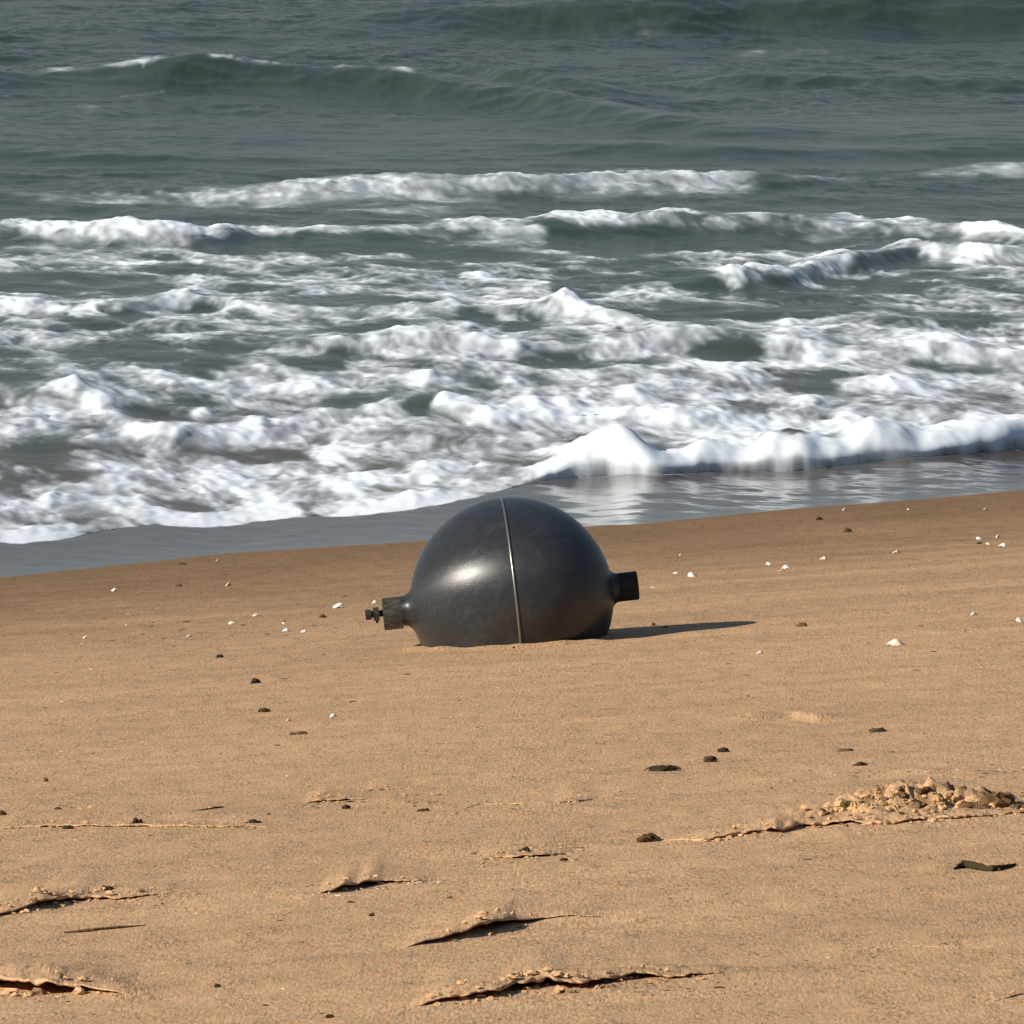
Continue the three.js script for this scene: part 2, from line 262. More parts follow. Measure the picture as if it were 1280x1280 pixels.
function sea(x, d) {
  const e = d - edgeLine(x);
  let h = mix(levelAtEdge(x), MEAN, smooth(0, 9, e));
  const r = d - front(x), open = smooth(.1, 2.5, r);
  if (d > 400) return h;
  const far = smooth(60, 66, d), calm = 1 - .5 * smooth(66, 68, d) * smooth(78, 75, d), fade = smooth(400, 150, d);
  h += swells(x, d) * smooth(0, 2, r);
  const c = open * calm * fade, gust = .75 + .5 * noise(x * .5 + 3, d * .22);
  h += c * (.030 * ridge(x * .42 + d * .05, d * .40) * far + (.010 + .014 * far) * noise(x * .9 - d * .12 + 5, d * .75) + gust * (.006 + .011 * far) * ridge(x * 2.2 + d * .3, d * 1.7) + gust * .006 * far * ridge(x * 4.8 - d * .2, d * 2.2) + .0028 * far * ridge(x * 11 + d * .3, d * 4.6) + gust * .003 * ridge(x * 7.5 - d * .4, d * 5.4) + .0018 * noise(x * 16, d * 9));
  h += open * (1 - far) * mix(.010, .022, smooth(2, 8, r)) * churn(x, d);
  h += (1 - open) * ((.0016 + .0018 * smooth(.1, 1.4, x)) * noise(x * 8, d * 4.2) + (.0006 + .0014 * smooth(.1, 1.4, x)) * noise(x * 21, d * 12)) * smooth(0, .5, e);
  return h;
}
function foam(x, d) {                                    // how much foam lies here, 0 .. 1.3
  const r = d - front(x);
  if (r < -.05 || d > 95) return 0;
  const wx = x + .12 * noise(x * 1.7, d * 1.1), wd = d + .25 * noise(x * 1.5 + 7, d * 1.2);
  const body = smooth(59.5, 56.5, d), dense = mix(mix(.60, .72, smooth(-.2, .5, x)), .57, smooth(3, 12, r));
  const face = body ? Math.max(-1, Math.min(1, (churn(x, d + .12) - churn(x, d - .12)) * 2.6)) : 0;   // bare where the water faces the shore
  const lace = Math.abs(noise(wx * 5.2 + .5 * wd, wd * 1.7 + 5)), lace2 = Math.abs(noise(wx * 12 + 3 + .8 * wd, wd * 3.8));
  let f = body * (dense + .36 * fbm(wx * 2.1 + 20 + .2 * wd, wd * .75, 4) - .24 * face + .28 * fbm(wx * 4.4 + .5 * wd, wd * 1.4 + 11, 3) + .36 * (.30 - lace) + .34 * (.3 - lace2) + .14 * noise(wx * 26, wd * 8));
  for (const s of swell) {
    if (!s.foam) continue;
    const k = d - s.line(x) - .16 * noise(x * 1.6, s.face * 50), far = s.back > 1.5 ? 1 : .8;
    if (k < -1.6 || k > 2.4) continue;
    const b = s.foam(x); if (b <= 0) continue;
    const lip = k < 0 ? Math.exp(-((k / (s.lip ?? Math.max(.15, .5 * far + .3 * noise(x * 2.2, d * .6)))) ** 2)) : Math.exp(-((k / (s.lip ? .5 : .8 * far)) ** 2));
    f = Math.max(f, b * lip * (.78 + .75 * fbm(x * 3.6 + 3, d * 1.3, 4) + .5 * (.3 - lace) + .3 * (.3 - lace2)));
  }
  for (const k of trailsNear(d)) { const q = ((wx - k.x) / k.w) ** 2 + ((wd - k.d) / k.z) ** 2; if (q < 5) f = Math.max(f, k.s * Math.exp(-q * .7) * (.85 + .5 * fbm(x * 3.2, d * 2.6 + 5, 3))); }
  for (const k of holesNear(d)) { const q = ((wx - k.x) / k.w) ** 2 + ((wd - k.d) / k.z) ** 2; if (q < 5) f -= .62 * Math.exp(-q * q * .7); }
  for (const k of headsNear(d)) { const q = ((x - k.x) / k.w) ** 2 + ((d - k.d) / (k.z * 1.5)) ** 2; if (q < 5) f += .7 * Math.exp(-q); }
  f += .9 * Math.exp(-(((r - .2) / .3) ** 2)) * (x > .1 ? 1 : .85 + .3 * noise(x * 4, 9)) + .55 * smooth(.05, .25, x) * smooth(1.5, .4, r) - .5 * smooth(.3, 0, x) * Math.max(0, noise(x * 14, d * 7)) * smooth(.5, .1, r);
  return Math.max(0, Math.min(1.3, f)) * smooth(-.05, .06, r);
}
function foamDepth(x, d, f) {
  const r = d - front(x);
  const bh = (boreHigh(x - .09) + 2 * boreHigh(x - .045) + 2 * boreHigh(x) + 2 * boreHigh(x + .045) + boreHigh(x + .09)) / 8, w = .14 + 1.1 * bh, tame = smooth(w * .5, w * 1.8, r);
  let h = .003 + .006 * smooth(.3, 1.1, f) + smooth(.35, .95, f) * mix(x > .1 ? 0 : .4, 1, tame) * (.010 * Math.max(0, noise(x * 4.6 + 4, d * 1.5)) + .010 * fbm(x * 8.5, d * 2.8, 2) + .003 * noise(x * 21, d * 8));
  if (r < 3.5) {                                         // the rounded front of the wash, puffy on the right
    const b = .88 * bh * (1 + .42 * noise(x * 3.4, d * 1.3) + .16 * noise(x * 8, d * 2.6));
    h += b * (r < w ? Math.sqrt(Math.max(0, 1 - (1 - Math.max(0, r) / w) ** 2)) : Math.exp(-(((r - w) / (.4 + 2.4 * bh + .15 * noise(x * 3, 2))) ** 2)));
  }
  for (const k of headsNear(d)) { const q = ((x - k.x) / k.w) ** 2 + ((d - k.d) / k.z) ** 2; if (q < 5) h += k.h * .34 * Math.exp(-q) * (1 + .4 * noise(x * 11, d * 7)); }
  return h * mix(smooth(-.03, .5, r), smooth(-.04, .02, r), smooth(-.1, .3, x)) - .03 * smooth(.02, -.05, r);
}
const waterMat = M(1, 1, 1, .2, { vertexColors: true, ior: 1.33, specularIntensity: .48 });
{
  const xs = bothSides([[0, 3, .019], [3, 5.6, .032], [5.6, 900, .3, 1.5]]);
  const ds = steps([[31, 34, .1], [34, 62, .052], [62, 112, .068], [112, 150, .5], [150, 4000, 3, 1.4]]);
  const g = sheet(xs, ds, sea, (x, d, c) => {
    const r = d - edgeLine(x), n = fbm(x * .8, d * .35, 3), silt = smooth(13, 4, r + 3 * n), shallow = smooth(6.5, 2, r + 1.5 * n);
    const f = .5 * smooth(.15, .85, d < 60 ? foam(x, d) : foam(x, d) * 1.3);
    const w = [mix(mix(.023, .046, silt), .105, shallow), mix(mix(.036, .051, silt), .083, shallow), mix(mix(.024, .036, silt), .056, shallow)];
    const k = 1 + .35 * n;
    c[0] = mix(w[0] * k, .62, f); c[1] = mix(w[1] * k, .66, f); c[2] = mix(w[2] * k, .70, f); c[3] = d - front(x) > .09 ? 1 : 0;
  }, 4, (col, k) => { const keep = col[k * 4 + 3] > .5; return keep; });
  { const c = g.attributes.color, rgb = new Float32Array(c.count * 3); for (let i = 0; i < c.count; i++) for (let j = 0; j < 3; j++) rgb[i * 3 + j] = c.array[i * 4 + j]; g.setAttribute('color', new THREE.BufferAttribute(rgb, 3)); }
  tag(mesh('sea', g, waterMat), 'grey green sea with rippled waves rolling in toward the sand', 'sea', null, 'structure');
  // the last of the wash, a thin clear sheet on the sand
  const fx = bothSides([[0, 3, .03], [3, 40, .3, 1.4]]), fd = steps([[31, 46, .03]]);
  const fg = sheet(fx, fd, (x, d) => sea(x, d) - .003 * smooth(.02, .09, d - front(x)), (x, d, c) => { const n = 1 + .15 * fbm(x * 2, d, 3); c[0] = .080 * n; c[1] = .062 * n; c[2] = .048 * n; c[3] = d - front(x) < .25 && d - edgeLine(x) > -.6 ? 1 : 0; }, 4, (col, k) => col[k * 4 + 3] > .5);
  { const c = fg.attributes.color, rgb = new Float32Array(c.count * 3); for (let i = 0; i < c.count; i++) for (let j = 0; j < 3; j++) rgb[i * 3 + j] = c.array[i * 4 + j]; fg.setAttribute('color', new THREE.BufferAttribute(rgb, 3)); }
  tag(mesh('water_film', fg, M(1, 1, 1, .09, { vertexColors: true, ior: 1.33 })), 'shiny thin film of water between the foam and the dry sand', 'water', null, 'structure');
}
const foamMat = M(1, 1, 1, .85, { vertexColors: true, transparent: true, specularIntensity: .35, side: THREE.DoubleSide });
{
  const xs = bothSides([[0, 3.2, .013], [3.2, 5.2, .06]]);
  const ds = steps([[-.05, .02, .008], [.02, .4, .013], [.4, 2.4, .024], [2.4, 20.5, .042], [20.5, 28, .06], [28, 52, .09]]);
  let f = 0;
  const g = sheet(xs, ds, (x, d) => { f = foam(x, d); return sea(x, d) + foamDepth(x, d, f); }, (x, d, c) => {
    const w = fbm(x * 9 + d * .8, d * 3, 4);
    c[0] = .735; c[1] = .785; c[2] = .83;
    c[3] = Math.min(1, Math.max(0, smooth(.28, 1.22, f + .36 * w)));
  }, 4, (col, k) => col[k * 4 + 3] > .02, front);
  tag(mesh('sea_foam', g, foamMat), 'white churned foam of the broken waves washing toward the sand', 'foam', null, 'stuff');
}

// ------------------------------------------------------------------ the buoy
{
  const R = .322, AX = new THREE.Vector3(.9932, .1045, -.05).normalize();
  const turn = new THREE.Quaternion().setFromUnitVectors(new THREE.Vector3(0, 1, 0), AX);
  const base = new THREE.Vector3(0, 0, -BUOY_D), buoy = group('float_buoy', base);
  tag(buoy, 'dark metal ball float with a weld seam and two end stubs sunk in the sand', 'buoy');
  const put = (name, g, m, parent = buoy) => { const o = mesh(name, g, m, parent); if (parent === buoy) { o.position.copy(BUOY_C).sub(base); o.quaternion.copy(turn); } return o; };
  const lathe = (pts, n = 96) => new THREE.LatheGeometry(pts.map(([r, s]) => new THREE.Vector2(r, s)), n);
  // body: ball with the flared roots of both stubs
  const prof = [];
  const rootL = .047, rootR = .046;
  for (let i = 0; i <= 10; i++) { const t = i / 10; prof.push([rootL + .002 * t + .034 * t ** 3.2, -(.352 - .042 * t)]); }
  const a0 = Math.asin(.088 / R), a1 = Math.PI - Math.asin(.062 / R);
  for (let i = 0; i <= 110; i++) { const a = mix(a0, a1, i / 110); prof.push([R * Math.sin(a), -R * Math.cos(a)]); }
  for (let i = 1; i <= 8; i++) { const t = 1 - i / 8; prof.push([rootR + .014 * t ** 2.4, .340 - .024 * t]); }
  const scratch = grain.clone(); scratch.repeat.set(5, 3); scratch.needsUpdate = true;
  const half = (points, tone, bright, look) => {
    const g = lathe(points, 160), p = g.attributes.position, col = new Float32Array(p.count * 3), v = new THREE.Vector3();
    for (let i = 0; i < p.count; i++) {
      v.fromBufferAttribute(p, i);
      const a = Math.atan2(v.x, v.z);
      v.multiplyScalar(1 + .0012 * noise(a * 1.4 + 3, v.y * 5)); p.setXYZ(i, v.x, v.y, v.z);
      const scuff = fbm(v.x * 14 + v.z * 6, v.y * 14 - v.z * 9, 4), fine = fbm(v.x * 60 + 5, v.z * 60 + v.y * 45, 3);
      const salt = smooth(.0, .6, scuff + .4 * fine), rust = smooth(.35, .8, fbm(v.x * 9 + v.z * 5 + 8, v.y * 9, 4)), k = .8 + bright * salt + .15 * fine;
      for (let j = 0; j < 3; j++) col[i * 3 + j] = tone[j] * k * (1 + rust * [.3, .08, -.1][j]);
    }
    g.setAttribute('color', new THREE.BufferAttribute(col, 3)); g.computeVertexNormals();
    return put('half_shell', g, M(1, 1, 1, .35, { vertexColors: true, bumpMap: scratch, bumpScale: .0002, anisotropy: .72, anisotropyRotation: Math.PI / 2, ...look }));
  };
  const weld = prof.findIndex(([, q]) => q >= 0);
  const gloss = { specularIntensity: .9 };
  half(prof.slice(0, weld + 1), [.029, .031, .035], .25, gloss);
  half(prof.slice(weld), [.029, .031, .035], .25, gloss);
  const seamG = new THREE.TorusGeometry(R + .0005, .0040, 10, 160); seamG.rotateX(Math.PI / 2);
  put('seam', seamG, M(.26, .24, .21, .32, { metalness: .75 }));
  
  // corroded stubs
  const corroded = (g, lo, hi) => { const q = g.attributes.position, c = new Float32Array(q.count * 3); for (let i = 0; i < q.count; i++) { const n = smooth(-.4, .6, fbm(q.getX(i) * 90 + q.getY(i) * 70, q.getZ(i) * 90 - q.getY(i) * 40, 3)); for (let j = 0; j < 3; j++) c[i * 3 + j] = mix(lo[j], hi[j], n); } g.setAttribute('color', new THREE.BufferAttribute(c, 3)); return g; };
  const rough = M(1, 1, 1, .75, { vertexColors: true, metalness: .2, bumpMap: scratch, bumpScale: .004 });
  const bar = (r, s0, s1, n = 48) => lathe([[0, s0], [r - .003, s0], [r, s0 + .003], [r, mix(s0, s1, .33)], [r, mix(s0, s1, .66)], [r, s1 - .003], [r - .003, s1], [0, s1]], n);
  const stub = put('end_stub', corroded(bar(.047, -.410, -.346), [.03, .028, .022], [.11, .10, .085]), rough);
  const clampG = corroded(new THREE.BoxGeometry(.034, .06, .05, 6, 6, 4), [.012, .010, .007], [.10, .06, .025]);
  clampG.translate(.036, -.381, .014);
  mesh('rust_lug', clampG, rough, stub);
  put('stud', corroded(bar(.0105, -.462, -.408, 20), [.02, .019, .015], [.06, .055, .045]), rough);
  const hex = (r, s0, s1) => { const g = new THREE.CylinderGeometry(r, r, s1 - s0, 6, 1).toNonIndexed(); g.computeVertexNormals(); g.translate(0, (s0 + s1) / 2, 0); return corroded(g, [.02, .02, .016], [.06, .055, .045]); };
  put('nut', hex(.024, -.441, -.423), rough);
  put('nut', hex(.018, -.466, -.447), rough);
  const pin = new THREE.CylinderGeometry(.0045, .0045, .05, 10); pin.rotateZ(Math.PI / 2); pin.translate(.004, -.4315, .004);
  put('cross_pin', corroded(pin, [.02, .02, .016], [.05, .045, .04]), rough);
  const tube = lathe([[.030, .372], [.034, .399], [.0425, .401], [.0455, .398], [.0455, .37], [.0455, .336]], 48);
  put('pipe_stub', corroded(tube, [.02, .021, .022], [.05, .05, .05]), rough);
}

// ------------------------------------------------------------------ shells, weed, pebbles and clods on the sand
const UP = new THREE.Vector3(0, 1, 0);
function lump(sx, sy, sz, n, rough, detail = 3) {         // an uneven stone-like lump resting on y = 0
  const g = mergeVertices(new THREE.IcosahedronGeometry(1, detail).deleteAttribute('uv').deleteAttribute('normal')), p = g.attributes.position, v = new THREE.Vector3();
  for (let i = 0; i < p.count; i++) {
    v.fromBufferAttribute(p, i);
    const k = 1 + rough * (fbm(v.x * 1.3 + n * 7.1, v.y * 1.3 + v.z * 1.1 - n * 3.7, 3) + .35 * noise(v.x * 5 + n, v.z * 5 + v.y * 4));
    p.setXYZ(i, v.x * k * sx, Math.max(-.25 * sy, v.y * k * sy) + .2 * sy, v.z * k * sz);
  }
  g.computeVertexNormals();
  g.setAttribute('uv', new THREE.BufferAttribute(new Float32Array(p.count * 2), 2));
  return g;
}
function shellGeometry(n, kind) {                         // one valve: ribbed fan, hollow below, hinge at the back
  const A = 26, B = 9, pos = [], idx = [];
  seed(300 + n);
  const nick = rr(-.9, .9), long = kind === 'chip' ? rr(.55, .75) : rr(.88, 1.1);
  for (let j = 0; j <= B; j++) for (let i = 0; i <= A; i++) {
    const t = j / B, a = mix(-1.25, 1.25, i / A), rim = 1 - .04 * Math.abs(Math.sin(i * Math.PI / 2)) - (kind === 'chip' ? .45 * Math.exp(-(((a - nick) / .35) ** 2)) : .08 * Math.exp(-(((a - nick) / .2) ** 2)));
    const r = t * rim * (1 - .18 * Math.abs(a) ** 2.2 / 1.6), dome = .46 * Math.sin(Math.PI * Math.min(1, .12 + .88 * t) ** .8) * Math.cos(a * .95) ** .7 + .02 * t * (i % 2 ? 1 : -1);
    pos.push(r * Math.sin(a) * 1.02, dome + .03, (.5 - r * Math.cos(a)) * long);
  }
  const row = A + 1;
  for (let j = 0; j < B; j++) for (let i = 0; i < A; i++) { const a = j * row + i; idx.push(a, a + row, a + 1, a + 1, a + row, a + row + 1); }
  const top = pos.length / 3;                             // the inside, a little below
  for (let i = 0; i < top; i++) pos.push(pos[i * 3] * .95, pos[i * 3 + 1] - .05, pos[i * 3 + 2] * .95);
  const m = idx.length; for (let i = 0; i < m; i += 3) idx.push(idx[i] + top, idx[i + 2] + top, idx[i + 1] + top);
  const rimAt = B * row; for (let i = 0; i < A; i++) idx.push(rimAt + i, rimAt + i + top, rimAt + i + 1, rimAt + i + 1, rimAt + i + top, rimAt + i + 1 + top);
  const g = new THREE.BufferGeometry(); g.setAttribute('position', new THREE.Float32BufferAttribute(pos, 3)); g.setIndex(idx); g.computeVertexNormals();
  return g;
}
const shellMats = [M(.80, .74, .66, .45), M(.78, .62, .46, .45), M(.74, .70, .68, .5), M(.62, .52, .42, .6)];
const GS = 'shells scattered on the damp sand';
// pixel place, breadth in pixels, kind, colour, label
const shells = [
  [142, 739, 9, 'fan', 0, 'small white shell alone on damp sand at the far left, below the water film'],
  [290, 780, 11, 'fan', 1, 'cream and tan shell, leftmost of the shell cluster left of the buoy'],
  [320, 770, 11, 'chip', 0, 'white shell chip, topmost of the cluster midway between left edge and buoy'],
  [355, 780, 7, 'chip', 1, 'small tan shell chip just above a white shell left of the buoy'],
  [358, 789, 11, 'fan', 2, 'white shell lying directly below a small tan chip left of the buoy'],
  [380, 790, 9, 'fan', 0, 'cream upright shell, rightmost of the low row left of the buoy'],
  [422, 760, 16, 'fan', 0, 'largest white shell left of the buoy, with an orange tinge'],
  [469, 754, 9, 'fan', 1, 'white and orange shell just behind the bolted left end of the buoy'],
  [236, 796, 8, 'chip', 2, 'pale mauve shell chip left of the shell cluster, almost sunk in sand'],
  [105, 798, 10, 'chip', 3, 'faint pinkish shell piece at the far left below the lone white shell'],
  [285, 732, 10, 'chip', 3, 'dull pinkish shell piece on dark damp sand below the water film, left'],
  [271, 701, 7, 'chip', 2, 'tiny pale shell chip right at the edge of the water film, left'],
  [416, 896, 10, 'fan', 2, 'bright white shell chip on dry sand below and left of the buoy'],
  [360, 901, 9, 'chip', 3, 'pale cream shell piece left of the bright white chip below the buoy'],
  [845, 717, 8, 'fan', 2, 'small white shell just left of a bigger orange one beside the right stub'],
  [866, 721, 16, 'fan', 1, 'biggest white and orange shell to the right of the buoy stub'],
  [850, 694, 7, 'chip', 2, 'faint white shell speck above the pair of shells right of the buoy'],
  [962, 707, 11, 'fan', 0, 'cream shell, left one of the trio right of the shell pair'],
  [983, 711, 13, 'fan', 0, 'double humped white shell in the middle of the trio right of the buoy'],
  [976, 714, 6, 'chip', 1, 'tiny shell chip touching the left of the double humped white shell'],
  [1030, 700, 11, 'fan', 1, 'white shell standing up, rightmost of the trio right of the buoy'],
  [1121, 806, 24, 'fan', 1, 'large curved yellowish white shell alone on the sand far right of the buoy'],
  [950, 817, 10, 'chip', 2, 'greyish shell chip below the tip of the buoy shadow'],
  [1217, 769, 10, 'chip', 2, 'small white shell chip above and right of the large curved shell'],
  [1274, 778, 14, 'chip', 3, 'pale shell piece half sunk at the right edge of the sand'],
  [1224, 674, 10, 'fan', 2, 'pinkish white shell, left one of the cluster near the right edge'],
  [1246, 672, 12, 'chip', 0, 'cream shell, topmost of the cluster near the right edge'],
  [1235, 681, 8, 'chip', 1, 'small tan shell chip low in the middle of the right edge cluster'],
  [1254, 684, 13, 'fan', 0, 'flat white shell, lowest and rightmost of the right edge cluster'],
  [1231, 637, 8, 'chip', 2, 'tiny white shell close to the water at the far right'],
  [1120, 691, 11, 'chip', 1, 'flat tan shell piece between the trio and the right edge cluster'],
  [1055, 638, 7, 'chip', 2, 'tiny white shell chip at the water edge right of the buoy'],
  [1136, 638, 7, 'chip', 3, 'dull tan shell chip near the water, right of the dark stone'],
];
const shellShapes = [0, 1, 2].map((n) => shellGeometry(n, 'fan')), chipShapes = [0, 1, 2].map((n) => shellGeometry(10 + n, 'chip'));
shells.forEach(([px, py, w, kind, m, label], n) => {
  seed(900 + n);
  const q = at(px, py, beach), s = w / q.ppm * .72;
  const o = mesh('shell', (kind === 'fan' ? shellShapes : chipShapes)[n % 3], shellMats[m]);
  o.position.set(q.x, beach(q.x, q.d) - s * .06, -q.d); o.scale.set(s, s * rr(1.1, 1.6), s);
  o.rotation.set(rr(.1, .5), rr(-1.6, 1.6), rr(-.35, .35), 'YXZ');
  tag(o, label, 'shell', GS);
});
// weed: a flattened clump of curled fronds over a matted core
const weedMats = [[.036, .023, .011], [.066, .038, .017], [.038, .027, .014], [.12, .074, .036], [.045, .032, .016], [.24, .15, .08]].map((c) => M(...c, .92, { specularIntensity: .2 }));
const matFor = (k) => weedMats[k];
function frond(len, wide, bend, rise, n) {
  const c = new THREE.CatmullRomCurve3([0, .33, .66, 1].map((t, i) => new THREE.Vector3((t - .5) * len, wide * .6 + rise * Math.sin(t * Math.PI) * (.6 + .6 * noise(n * 3.1 + t * 2, 4)), bend * Math.sin(t * 3 + n))));
  return new THREE.TubeGeometry(c, 10, wide, 5).deleteAttribute('uv');
}
function weed(px, py, w, h, k, name, label, category, fronds = 10) {   // w, h in pixels as seen
  const q = at(px, py, beach), W = w / q.ppm, H = h / q.ppm, n = px * .37 + py * .11;
  seed(px * 7 + py);
  const g = group(name, new THREE.Vector3(q.x, beach(q.x, q.d) - H * .05, -q.d));
  const core = lump(W * .45, H * .62, Math.min(W * .35, H * 1.6), n, .45); core.deleteAttribute('uv');
  const co = mesh('matted_core', core, matFor(k), g); co.rotation.y = rr(-.15, .15);
  if (fronds) {
    const parts = [];
    for (let i = 0; i < fronds; i++) { const f = frond(W * rr(.25, .6), H * rr(.05, .1), H * rr(-.6, .6), H * rr(.2, .7), i + n); f.rotateY(rr(-.5, .5)); f.translate(W * rr(-.36, .36), H * rr(.0, .28), H * rr(-.3, .9)); parts.push(f); }
    mesh('fronds', mergeGeometries(parts), matFor((k + 1) % 3), g).userData.kind = 'stuff';
  }
  g.rotation.z = .06;
  tag(g, label, category);
  return g;
}
// long tapering strand that follows pixel points; thickness in pixels along it
function strand(points, k, name, label, category, crumbs = 0) {
  const P = points.map(([a, b, t]) => { const q = at(a, b, beach); return { v: new THREE.Vector3(q.x, beach(q.x, q.d), -q.d), r: t / q.ppm / 2 }; });
  const base = P[Math.floor(P.length / 2)].v.clone(), c = new THREE.CatmullRomCurve3(P.map((p) => p.v.clone().sub(base))), N = 90, A = 12, pos = [], idx = [];
  const rad = curve(P.map((p, i) => [i / (P.length - 1), p.r]));
  for (let i = 0; i <= N; i++) {
    const t = i / N, m = c.getPoint(t), r = Math.max(.0008, rad(t) * (1 + .22 * noise(t * 14, k + 2)));
    for (let j = 0; j < A; j++) {
      const a = j / A * 6.2832, w = 1 + .25 * noise(Math.cos(a) * 2 + t * 22, Math.sin(a) * 2 + k) + .12 * noise(t * 70, a * 2);
      pos.push(m.x + .3 * r * noise(t * 20, a), m.y + r * .6 + Math.sin(a) * r * w * .95, m.z + Math.cos(a) * r * w * 1.8);
    }
  }
  for (let i = 0; i < N; i++) for (let j = 0; j < A; j++) { const a = i * A + j, b = i * A + (j + 1) % A; idx.push(a, b, a + A, b, b + A, a + A); }
  const g = new THREE.BufferGeometry(); g.setAttribute('position', new THREE.Float32BufferAttribute(pos, 3)); g.setIndex(idx); g.computeVertexNormals();
  const o = group(name, base);
  mesh('stem', g, matFor(k), o);
  if (crumbs) {
    seed(points[0][0] + 17);
    const bits = [];
    for (let i = 0; i < crumbs; i++) { const t = rr(.05, .98), m = c.getPoint(t), r = rad(t) * rr(.35, .8); const l = lump(r * rr(.8, 1.8), r, r * 1.3, i + t, .4, 1); l.deleteAttribute('uv'); l.translate(m.x + rr(-.01, .01), m.y + r * rr(0, .8), m.z + rr(.2, 1.6) * r); bits.push(l); }
    mesh('tangle', mergeGeometries(bits), matFor(1), o).userData.kind = 'stuff';
  }
  return tag(o, label, category);
}
strand([[1192, 1087, 3], [1205, 1084, 11], [1222, 1087, 11], [1240, 1089, 9], [1256, 1086, 7], [1270, 1081, 3]], 4, 'dent_shade_curl', 'dark curl added for the shade of a dent, by the right edge below the heap', 'seaweed', 4);  // dark curl added to stand for the shade in a footprint dent
strand([[80, 1166, 2], [115, 1164, 5], [140, 1161, 4], [182, 1157, 1.5]], 3, 'straw', 'thin brown straw pressed in the sand at lower left', 'straw', 0);
strand([[240, 1015, 2], [255, 1014, 4], [272, 1011, 4], [280, 1010, 2]], 1, 'twig', 'thin dark twig in the crumbly strip of sand at left', 'twig', 2);
strand([[614, 1068, 2], [630, 1069, 5], [648, 1067, 5], [656, 1066, 3]], 0, 'twig', 'thin dark twig touching a round dark weed clump in the middle of the foreground', 'twig', 2);
